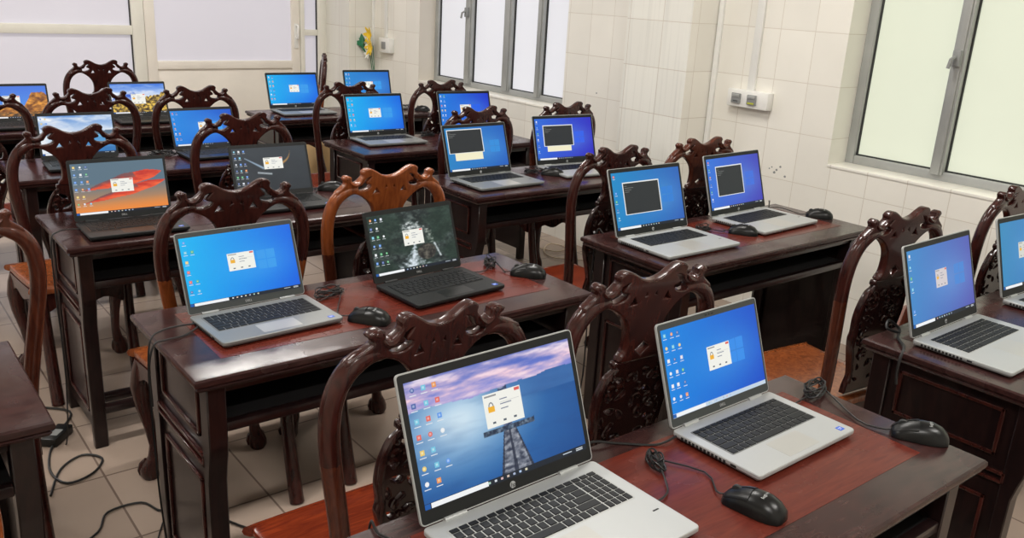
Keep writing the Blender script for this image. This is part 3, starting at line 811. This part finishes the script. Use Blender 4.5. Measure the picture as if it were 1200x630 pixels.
    if sp['logo'] == 'hp':
        def disc():
            b = MB(); b.ring([[Vector((cos(2*pi*k/24)*.0062, yy, .014+sin(2*pi*k/24)*.0062)) for k in range(24)] for yy in (-.0005, -.0009)])
            return b.mesh('logo', M['logo'], smooth=False)
        lg = link('logo', cached('hpdisc', disc), lo)
        link('logo_letters', cached('hptxt', lambda: text_mesh('hp', .011, M['bezel'], shear=.3)), lg, (0, -.0011, .0138))
    else:
        link('logo', cached('deltxt', lambda: text_mesh('DELL', .0085, M['logo'])), lo, (0, -.0010, .0125))
    def cam_():
        b = MB(); b.ring([[Vector((cos(2*pi*k/10)*.0022, yy, H-.008+sin(2*pi*k/10)*.0022)) for k in range(10)] for yy in (-.0005, -.0009)])
        b.box(-.014, -.007, -.0009, -.0005, H-.0095, H-.0068); b.box(.007, .014, -.0009, -.0005, H-.0095, H-.0068)
        return b.mesh('webcam', M['vent'], smooth=False)
    link('webcam', cached((spec, 'cam'), cam_), lo)
    return t
M['shellkb'] = mat('silver_keyboard_deck', (164, 166, 164), .5)
M['shellkb2'] = mat('grey_keyboard_deck', (104, 106, 106), .5)
BL, BD = wp_blue((4, 186, 246), (0, 92, 226)), wp_blue((22, 140, 200), (40, 92, 182))
BR = wp_blue((4, 138, 228), (6, 72, 198))
DG = (.39, .39, .62, .67)
def kd(name, **k): d = dict(name=name, bar='dark', dialog=DG); d.update(k); return d
lg = (70, 170, 244)
G = None
LP = [
 ('silver laptop showing a wooden pier on blue water, nearest to the camera', 'hp', .300, -.072, R(1.2), R(20.5), wp_pier, kd('pier', icons=(3, 7), dialog=(.41, .45, .64, .73), search=.36), 240),
 ('silver laptop with blue screen on the nearest desk, between two black mice', 'ds', .878, -.067, R(1.0), R(19.5), BR, kd('b1', bar='light', logo=(64, 150, 240), dialog=(.42, .38, .66, .66), icons=(3, 6)), 60),
 ('grey laptop with bright blue screen and cable over the desk edge, second desk', 'dg', .270, 1.032, R(2.5), R(20), BL, kd('b2', logo=lg, icons=(2, 6), dialog=(.38, .42, .62, .68)), 60),
 ('black laptop showing a rocky waterfall picture', 'db', .800, 1.024, R(4.4), R(18.5), wp_fall, kd('fall', dialog=(.38, .42, .62, .68), icons=(3, 6)), 200),
 ('black laptop showing a red and orange leaf-shaped sunset picture', 'db', .238, 2.075, R(-1), R(14), wp_leaf, kd('leaf', dialog=(.40, .40, .64, .66), icons=(3, 6)), 150),
 ('black laptop showing a dark grey space picture with orange arc', 'db', .840, 2.165, R(-2), R(20), wp_space, kd('space', dialog=(.40, .50, .66, .76), icons=(3, 6), bar='none'), 120),
 ('black laptop showing a snowy blue lake picture behind a carved crest', 'db', .354, 3.205, R(-3), R(17), wp_lake, kd('lake', dialog=None, icons=(2, 3)), 100),
 ('black laptop with plain blue screen on the lake-picture desk', 'db', .952, 3.25, R(1), R(22), BR, kd('b4', dialog=(.42, .40, .64, .66), icons=(2, 6), logo=lg), 40),
 ('laptop showing orange rocks and blue sky at the left edge', 'db', .310, 4.385, R(-2), R(18), wp_rocks, kd('rocks', dialog=(.28, .36, .56, .70), icons=(0, 1)), 100),
 ('laptop showing yellow trees below a blue mountain', 'db', .965, 4.40, R(-2), R(20), wp_trees, kd('trees', dialog=(.36, .32, .62, .66), icons=(0, 1)), 100),
 ('laptop with blue screen on the farthest right desk, left one beside the door', 'hpg', 2.005, 4.50, R(-1), R(18), BL, kd('h5', dialog=(.42, .42, .62, .66), logo=lg, icons=(2, 6)), 40),
 ('blue laptop below the plastic flowers, right one on the farthest desk', 'hpg', 2.630, 4.60, R(-4), R(16), wp_blue((36, 140, 214), (26, 96, 196)), kd('h5b', dialog=(.42, .42, .62, .66), logo=lg, icons=(2, 6)), 40),
 ('laptop with bright blue screen standing on the panelled desk, left of its pair', 'hpg', 1.968, 3.315, R(-2), R(18), BL, kd('h4', dialog=(.38, .40, .60, .66), logo=lg, icons=(2, 6)), 40),
 ('laptop with deep blue screen half hidden behind a carved chair crest, below the white window', 'hpg', 2.600, 3.315, R(-6), R(18), wp_blue((20, 130, 226), (20, 40, 200)), kd('h4b', dialog=(.40, .40, .62, .66), logo=(40, 90, 240), icons=(2, 6)), 40),
 ('silver laptop with dark terminal window above a cream notice strip', 'hpg', 1.868, 2.170, R(1), R(18.5), wp_blue((36, 136, 200), (24, 90, 190)), kd('h3', dialog=None, term=(.04, .42, .60, .94), strip=(.12, .24, .58, .42), logo=(60, 150, 220), lx=.72, icons=(0, 1)), 40),
 ('silver laptop with terminal on violet-blue screen, beside the pillar', 'hpb', 2.455, 2.215, R(-5), R(17), wp_blue((40, 110, 220), (40, 30, 190)), kd('h3b', dialog=None, term=(.14, .34, .64, .82), strip=(.18, .20, .60, .34), logo=(60, 90, 240), lx=.68, icons=(1, 6)), 40),
 ('silver laptop with terminal on teal-blue screen, nearer the corner of the middle right desk', 'hpb', 1.845, 1.039, R(-.5), R(18.5), BD, kd('h2', dialog=None, term=(.15, .26, .66, .80), logo=(60, 130, 210), lx=.70, icons=(1, 6)), 40),
 ('silver laptop with terminal on violet screen, right one below the wall sockets', 'hpb', 2.430, 1.095, R(2.5), R(17.5), wp_blue((50, 120, 220), (66, 60, 180)), kd('h2b', dialog=None, term=(.16, .26, .64, .82), logo=(80, 110, 220), lx=.70, icons=(1, 6)), 40),
 ('silver laptop with pale dialog on violet-blue screen, on the right edge desk', 'hpb', 1.856, -.073, R(.5), R(17), wp_blue((60, 140, 204), (84, 84, 176)), kd('h1', dialog=(.40, .42, .58, .66), dcol=(214, 206, 208), logo=(90, 140, 210), lx=.70, icons=(1, 6)), 40),
 ('silver laptop cut off by the right edge of the photo', 'hpb', 2.455, -.060, R(-3), R(16), wp_blue((50, 140, 190), (60, 110, 190)), kd('h1b', dialog=(.30, .42, .50, .66), dcol=(214, 216, 208), icons=(0, 1)), 40),
]
for i, (lab, spec, x, y, r, ln, wp, kind, nx) in enumerate(LP):
    laptop(lab, spec, x, y, r, ln, wp, kind, nx, seed=i+3, group='laptops on the desks')

# ------------------------------------------------------------------ mice and cables
def tube_obj(name, pts, m, parent=None, r=.0021, n=6):
    b = MB(); b.tube(pts, r, n); return link(name, b.mesh(name, m), parent)
def coil(c, size, seed, ax=0, loops=6, h=.022):
    """pts of an untidy hank of cable round centre c"""
    r = random.Random(seed); pts = []
    for k in range(loops*10):
        a = k/10*2*pi; j = 1+.22*sin(k*.73+seed)+r.uniform(-.05, .05)
        x = cos(a)*size*j; y = sin(a)*size*.45*j; z = .006+h*(.5+.5*sin(a*1.13+k*.11+seed))*abs(sin(k*.37+seed))
        pts.append(Vector((c[0]+x*cos(ax)-y*sin(ax), c[1]+x*sin(ax)+y*cos(ax), c[2]+z)))
    return pts
def mouse_meshes():
    b = MB(); rings = []
    prof = [(-.056, .012, .010), (-.052, .022, .020), (-.040, .028, .031), (-.022, .031, .038), (0, .0305, .0385), (.020, .029, .034), (.038, .028, .026), (.050, .025, .018), (.056, .018, .011)]
    n = 20
    for y, hw, hh in prof:
        ring = []
        for k in range(n):
            a = 2*pi*k/n; x = cos(a)*hw; z = sin(a)
            z = hh*max(0, z)**.8 if z > 0 else 0
            if sin(a) <= 0: x *= .90
            ring.append(Vector((x, y, z+.001 if z > 0 else .0008*(1+0*z))))
        rings.append(ring)
    b.ring(rings); body = b.mesh('mouse_body', M['mouse'], ang=60)
    b = MB()
    for s in (-1, 1):   # button shells over the front half
        rg = []
        for y, hw, hh in ((.006, .0300, .0378), (.020, .029, .0345), (.038, .028, .0265), (.050, .025, .0185), (.0555, .019, .012)):
            up = [Vector((s*max(.0022, hw*cos(t)*1.01), y, hh*max(0, sin(t))**.8+.0022)) for t in [R(35+q*11) for q in range(6)]]
            dn = [p-Vector((0, 0, .003)) for p in reversed(up)]
            rg.append(up+dn)
        b.ring(rg)
    btn = b.mesh('mouse_buttons', M['mouse2'], ang=60)
    b = MB(); b.ring([[Vector((xx, .036+cos(2*pi*k/14)*.010*q, .025+sin(2*pi*k/14)*.010*q)) for k in range(14)] for xx, q in ((-.0035, .85), (-.002, 1), (.002, 1), (.0035, .85))])
    return body, btn, b.mesh('scroll_wheel', M['gasket'])
MM = mouse_meshes()
def mouse_print():
    me = text_mesh('logitech', .0085, M['white'], ext=.0001)
    for v in me.vertices:
        x, y = v.co.x, v.co.z-.016; v.co = Vector((x, y, .0385*(max(0, 1-(x/.031)**2))**.4+.0006))
    return me
MP = mouse_print()
def mouse(x, y, rot, label, cable, hank=None, z=.7506):
    t = thing('computer_mouse', label, 'mouse', (x, y, z), rot, 'black wired mice')
    link('mouse_body', MM[0], t); link('mouse_buttons', MM[1], t); link('scroll_wheel', MM[2], t); link('printed_name', MP, t)
    mt = Matrix.Translation((x, y, z)) @ Matrix.Rotation(rot, 4, 'Z'); inv = mt.inverted()
    front = mt @ Vector((0, .056, .008))
    pts = [front, mt @ Vector((0, .075, .005))]+[Vector((a, b, z+.004)) for a, b in cable[:1]]
    if hank:
        pts += coil((hank[0], hank[1], z), hank[2], int(x*100)+3, hank[3])
    pts += [Vector((a, b, z+.005)) for a, b in cable[1:]]
    sm = smooth_open(pts, 3 if hank else 6)
    tube_obj('cable', [inv @ p for p in sm], M['cable'], t, .0019, 5)
    return t
mouse(1.165, -.358, R(32), 'black mouse at the right end of the nearest desk', [(1.12, -.24), (1.05, -.12), (1.045, -.09)], (1.165, -.105, .042, R(20)))
mouse(.640, -.330, R(12), 'black mouse in front of the right laptop on the nearest desk, near the pier laptop', [(.66, -.20), (.565, -.19), (.535, -.215), (.50, -.22)], (.600, -.130, .026, R(70)))
mouse(.507, .807, R(38), 'black mouse between the two laptops on the second desk', [(.46, .90), (.46, 1.0), (.44, 1.02)], (.505, 1.035, .040, R(10)))
mouse(1.127, .904, R(42), 'black mouse at the right end of the second desk', [(1.08, .97), (1.03, 1.0), (.97, 1.01)], (1.080, 1.045, .034, R(60)))
mouse(2.204, .898, R(35), 'black mouse between the two terminal laptops on the socket-wall desk', [(2.15, .95), (2.05, 1.0), (2.03, 1.02)], (2.085, 1.00, .034, R(0)))
mouse(2.745, .914, R(35), 'black mouse at the right end of the desk below the wall sockets', [(2.71, 1.0), (2.72, 1.10), (2.63, 1.12)])
mouse(2.244, 2.085, R(40), 'black mouse between the two laptops on the desk in front of the pillar', [(2.20, 2.14), (2.10, 2.15), (2.07, 2.16)], (2.175, 2.17, .034, R(0)))
mouse(2.866, 4.254, R(30), 'black mouse at the right end of the farthest desk', [(2.84, 4.33), (2.80, 4.45)], (2.82, 4.42, .04, R(10)))
mouse(1.120, 2.235, R(60), 'black mouse right of the space-picture laptop', [(1.06, 2.25), (1.02, 2.19)])
def cable(label, pts, m='cable', r=.0024, sub=5, group='loose cables'):
    o = tube_obj('cable', smooth_open([Vector(p) for p in pts], sub), M[m], None, r)
    o['label'] = label; o['category'] = 'cable'; o['group'] = group
    return o
zt = .7535
cable('black cable leaving the grey blue-screen laptop and hanging over the second desk', [(.110, .985, .762), (.07, .975, .768), (.02, .95, .775), (-.015, .93, .765), (-.028, .92, .70), (-.03, .915, .55), (-.03, .90, .35), (-.01, .93, .12), (0, 1.0, .006), (.03, 1.2, .006), (.10, 1.35, .006)])
cable('thin black cable lying on the left corner of the second desk', [(.112, .965, .762), (.07, .945, zt), (.02, .93, zt+.003), (-.01, .925, .752), (-.026, .92, .70), (-.028, .91, .60)])
cable('black cable running behind the nearest desk laptops from the silver right laptop', [(.708, -.085, .763), (.66, -.075, zt), (.60, -.03, zt), (.545, .0, .748+.008), (.53, .02, .70), (.53, .03, .4), (.5, .06, .006)])
cable('black cable curling off the far edge behind the pier-picture laptop', [(.105, -.10, .762), (.075, -.07, zt), (.055, -.03, zt), (.06, .006, .752), (.06, .015, .65), (.07, .02, .3), (.1, .05, .006)])
cable('black cable plugged into the leaf-picture laptop and hanging over the desk corner', [(.075, 2.01, .762), (.04, 2.0, .768), (.0, 1.975, .77), (-.025, 1.96, .74), (-.03, 1.95, .55), (-.03, 1.93, .3), (-.045, 1.97, .006), (-.08, 2.05, .006)])
cable('black hank of cable left of the plain blue laptop on the lake desk', coil((.72, 3.23, .7506), .055, 4, 0, 6)+[Vector((.79, 3.22, .758))], sub=2)
cable('black hank of cable on the panelled desk between two blue laptops', coil((2.29, 3.29, .7506), .040, 9, 0, 6)+[Vector((2.20, 3.25, .758))], sub=2)
cable('black twisted cable over the corner of the right edge desk', [(1.70, -.02, .76), (1.665, .0, .775), (1.69, .01, .79), (1.715, -.01, .765), (1.675, -.03, .756), (1.64, -.06, .757), (1.615, -.08, .756), (1.594, -.085, .73), (1.592, -.085, .69), (1.592, -.09, .66)], r=.004)
cable('black cable rising behind the violet terminal laptop under the sockets', [(2.63, 1.09, .762), (2.67, 1.12, .78), (2.71, 1.15, .775), (2.745, 1.17, .752), (2.75, 1.19, .60), (2.76, 1.2, .3), (2.85, 1.25, .006)])
cable('cream cable looping on the floor by the right wall', [(3.30, 3.45, .01), (3.20, 3.25, .008), (3.05, 3.12, .008), (3.08, 2.95, .008), (3.20, 2.98, .010), (3.16, 3.10, .012), (3.02, 3.0, .008), (2.98, 2.85, .008), (3.15, 2.7, .008)], 'wcable', .004)
cable('black cable hanging behind the socket-wall desk toward the floor', [(1.70, 1.16, .752), (1.69, 1.185, .748), (1.685, 1.19, .50), (1.69, 1.20, .10), (1.70, 1.30, .006), (1.72, 1.5, .006)], r=.003)
cable('black cable curling on the floor tiles beside the left desk corner', [(-.05, 2.02, .02), (-.10, 1.95, .006), (-.13, 1.80, .006), (-.10, 1.70, .006), (-.02, 1.72, .006), (.03, 1.80, .006), (-.02, 1.86, .006), (-.10, 1.80, .006), (-.16, 1.65, .006)], r=.004)
cable('black cable snaking over the floor under the second desk', [(-.20, 1.30, .006), (-.09, 1.37, .006), (-.04, 1.46, .006), (.06, 1.46, .006), (.10, 1.38, .006), (.18, 1.42, .006), (.22, 1.28, .006), (.30, 1.12, .006), (.40, 1.05, .006)], r=.0035)
cable('black cable lying beneath the left chairs near the leaf-picture desk', [(-.30, 2.55, .006), (-.15, 2.45, .006), (-.05, 2.55, .006), (-.08, 2.35, .006), (.02, 2.22, .006), (-.03, 2.10, .006)], r=.004)
t = thing('power_adapter', 'black power adapter on the floor beside the leaf-picture desk', 'power adapter', (-.062, 2.03, 0), R(50))
b = MB(); b.box(-.06, .06, -.028, .028, 0, .032, bev=.006); link('adapter_body', b.mesh('adapter_body', M['mouse2']), t)
link('label_sticker', boxmesh('label_sticker', M['outlet'], (-.03, .015, -.016, .012, .0318, .0324)), t)

# wall fittings
t = thing('wall_socket_box', 'white double socket box on the tiled wall left of the right window', 'socket', (XW, 1.765, 1.13))
b = MB(); b.box(-.05, 0, -.13, .13, -.045, .045, bev=.006); link('socket_box', b.mesh('socket_box', M['plastic']), t)
for y in (.065, -.035):
    b = MB(); b.box(-.062, -.05, y-.028, y+.028, -.026, .026, bev=.003); so_ = link('outlet', b.mesh('outlet', M['outlet']), t)
    link('outlet_flap', boxmesh('outlet_flap', M['alu'], (-.066, -.062, y-.024, y+.024, .006, .022), bev=.002), so_)
    if y < 0: link('outlet_sticker', boxmesh('outlet_sticker', M['yellowgreen'], (-.0635, -.062, y-.02, y+.02, -.021, -.013)), so_)
    else: link('outlet_slot', boxmesh('outlet_slot', M['gasket'], (-.0635, -.062, y-.016, y+.012, -.016, -.012)), so_)
def conduit(label, y, z0, z1, wd=.03):
    me = boxmesh('conduit', M['plastic'], (XW-.018, XW, y-wd/2, y+wd/2, z0, z1), bev=.003)
    return thing('cable_conduit', label, 'conduit', (0, 0, 0), 0, None, me)
conduit('white cable conduit running up from the double socket box', 1.775, 1.175, ZC-.002, .045)
conduit('white cable conduit in the corner between pillar and socket wall', 2.03, .02, ZC-.002, .028)
t = thing('wall_socket_box', 'single white socket box beside the plastic flowers', 'socket', (XW, 5.52, 1.115))
b = MB(); b.box(-.055, 0, -.085, .085, -.06, .06, bev=.006); link('socket_box', b.mesh('socket_box', M['plastic']), t)
b = MB(); b.box(-.062, -.055, -.03, .03, -.03, .03, bev=.003); link('outlet', b.mesh('outlet', M['outlet']), t)
conduit('white cable conduit running up from the single socket box', 5.56, 1.178, ZC-.002, .035)
conduit('thin white conduit on the wall between plastic flowers and far pillar', 5.78, .02, ZC-.002, .025)
t = thing('plastic_flowers', 'bunch of yellow and white plastic flowers with green leaves fixed to the wall', 'flowers', (XW-.05, 5.70, .70), 0)
b = MB()
for dy, dz in ((.03, .34), (.0, .30), (-.02, .36)):
    b.tube(smooth_open([Vector((.03, dy*.6, 0)), Vector((.0, dy*.8, .2)), Vector((-.02, dy*1.4, dz+.04))], 4), .003, 6)
link('stem', b.mesh('stem', M['leaf']), t)
def leaf(c, l, a, tilt):
    b = MB(); ring = []
    for k in range(12):
        u = 2*pi*k/12; ring.append((cos(u)*l, sin(u)*l*.42*(1-.3*cos(u))))
    mt = Matrix.Translation(c) @ Matrix.Rotation(a, 4, 'X') @ Matrix.Rotation(tilt, 4, 'Z')
    b.ring([[mt @ Vector((zz*.6, x, z)) for x, z in ring] for zz in (-.003, .003)])
    return b
rnd = random.Random(5)
b = MB()
for k in range(13):
    lb = leaf(Vector((-.06+rnd.uniform(-.03, .02), .13+rnd.uniform(-.09, .08), .40+rnd.uniform(-.06, .06))), .055, rnd.uniform(0, 3), rnd.uniform(-.6, .6))
    tm = bpy.data.meshes.new('x'); lb.bm.to_mesh(tm); lb.bm.free(); b.bm.from_mesh(tm)
link('leaves', b.mesh('leaves', M['leaf']), t)
def blossom(name, c, r, m):
    b = MB()
    for k in range(6):
        lb = leaf(Vector(c)+Vector((-.01, cos(k*pi/3)*r*.6, sin(k*pi/3)*r*.6)), r*.62, k*pi/3, .4)
        tm = bpy.data.meshes.new('x'); lb.bm.to_mesh(tm); lb.bm.free(); b.bm.from_mesh(tm)
    link(name, b.mesh(name, m), t)
blossom('blossom', (-.055, -.03, .49), .062, M['yellow']); blossom('blossom', (-.055, .0, .42), .045, M['wpetal'])
blossom('blossom', (-.06, -.06, .385), .06, M['yellow']); blossom('blossom', (-.05, .0, .33), .04, M['wpetal'])
b = MB(); b.box(0, .22, 0, .30, 0, .30, bev=.004); b.box(.105, .115, -.001, .301, .30, .3015)
o = b.mesh('carton', M['carton']); thing('carton', 'small beige carton on the floor under the farthest right desk', 'box', (2.72, 5.55, 0), R(10), None, o)

# ------------------------------------------------------------------ light, camera
w = bpy.data.worlds.new('daylight'); bpy.context.scene.world = w; w.use_nodes = True
w.node_tree.nodes['Background'].inputs[0].default_value = (.9, .95, 1, 1); w.node_tree.nodes['Background'].inputs[1].default_value = 1.0

F, YAW, PIT, ROL = 1016.407, 0.682, 0.308, 0.056
CAMPARAMS = None
def cam_matrix():
    cy, sy, cp, sp_, cr, sr = cos(YAW), sin(YAW), cos(PIT), sin(PIT), cos(ROL), sin(ROL)
    fwd = Vector((sy*cp, cy*cp, -sp_)); right = Vector((cy, -sy, 0)); up = right.cross(fwd)
    r2 = right*cr+up*sr; u2 = -right*sr+up*cr
    m = Matrix(((r2.x, u2.x, -fwd.x, CX), (r2.y, u2.y, -fwd.y, CY), (r2.z, u2.z, -fwd.z, CZ), (0, 0, 0, 1)))
    return m
CX, CY, CZ = -.556, -1.086, 1.598
cd = bpy.data.cameras.new('camera'); cd.sensor_width = 36; cd.lens = F/1200*36; cd.clip_start = .02
co = bpy.data.objects.new('camera', cd); COL.objects.link(co); co.matrix_world = cam_matrix()
sc = bpy.context.scene; sc.camera = co
sc.view_settings.view_transform = 'Standard'; sc.view_settings.look = 'None'; sc.view_settings.gamma = 1
sc.view_settings.use_curve_mapping = False; sc.view_settings.exposure = 0.0
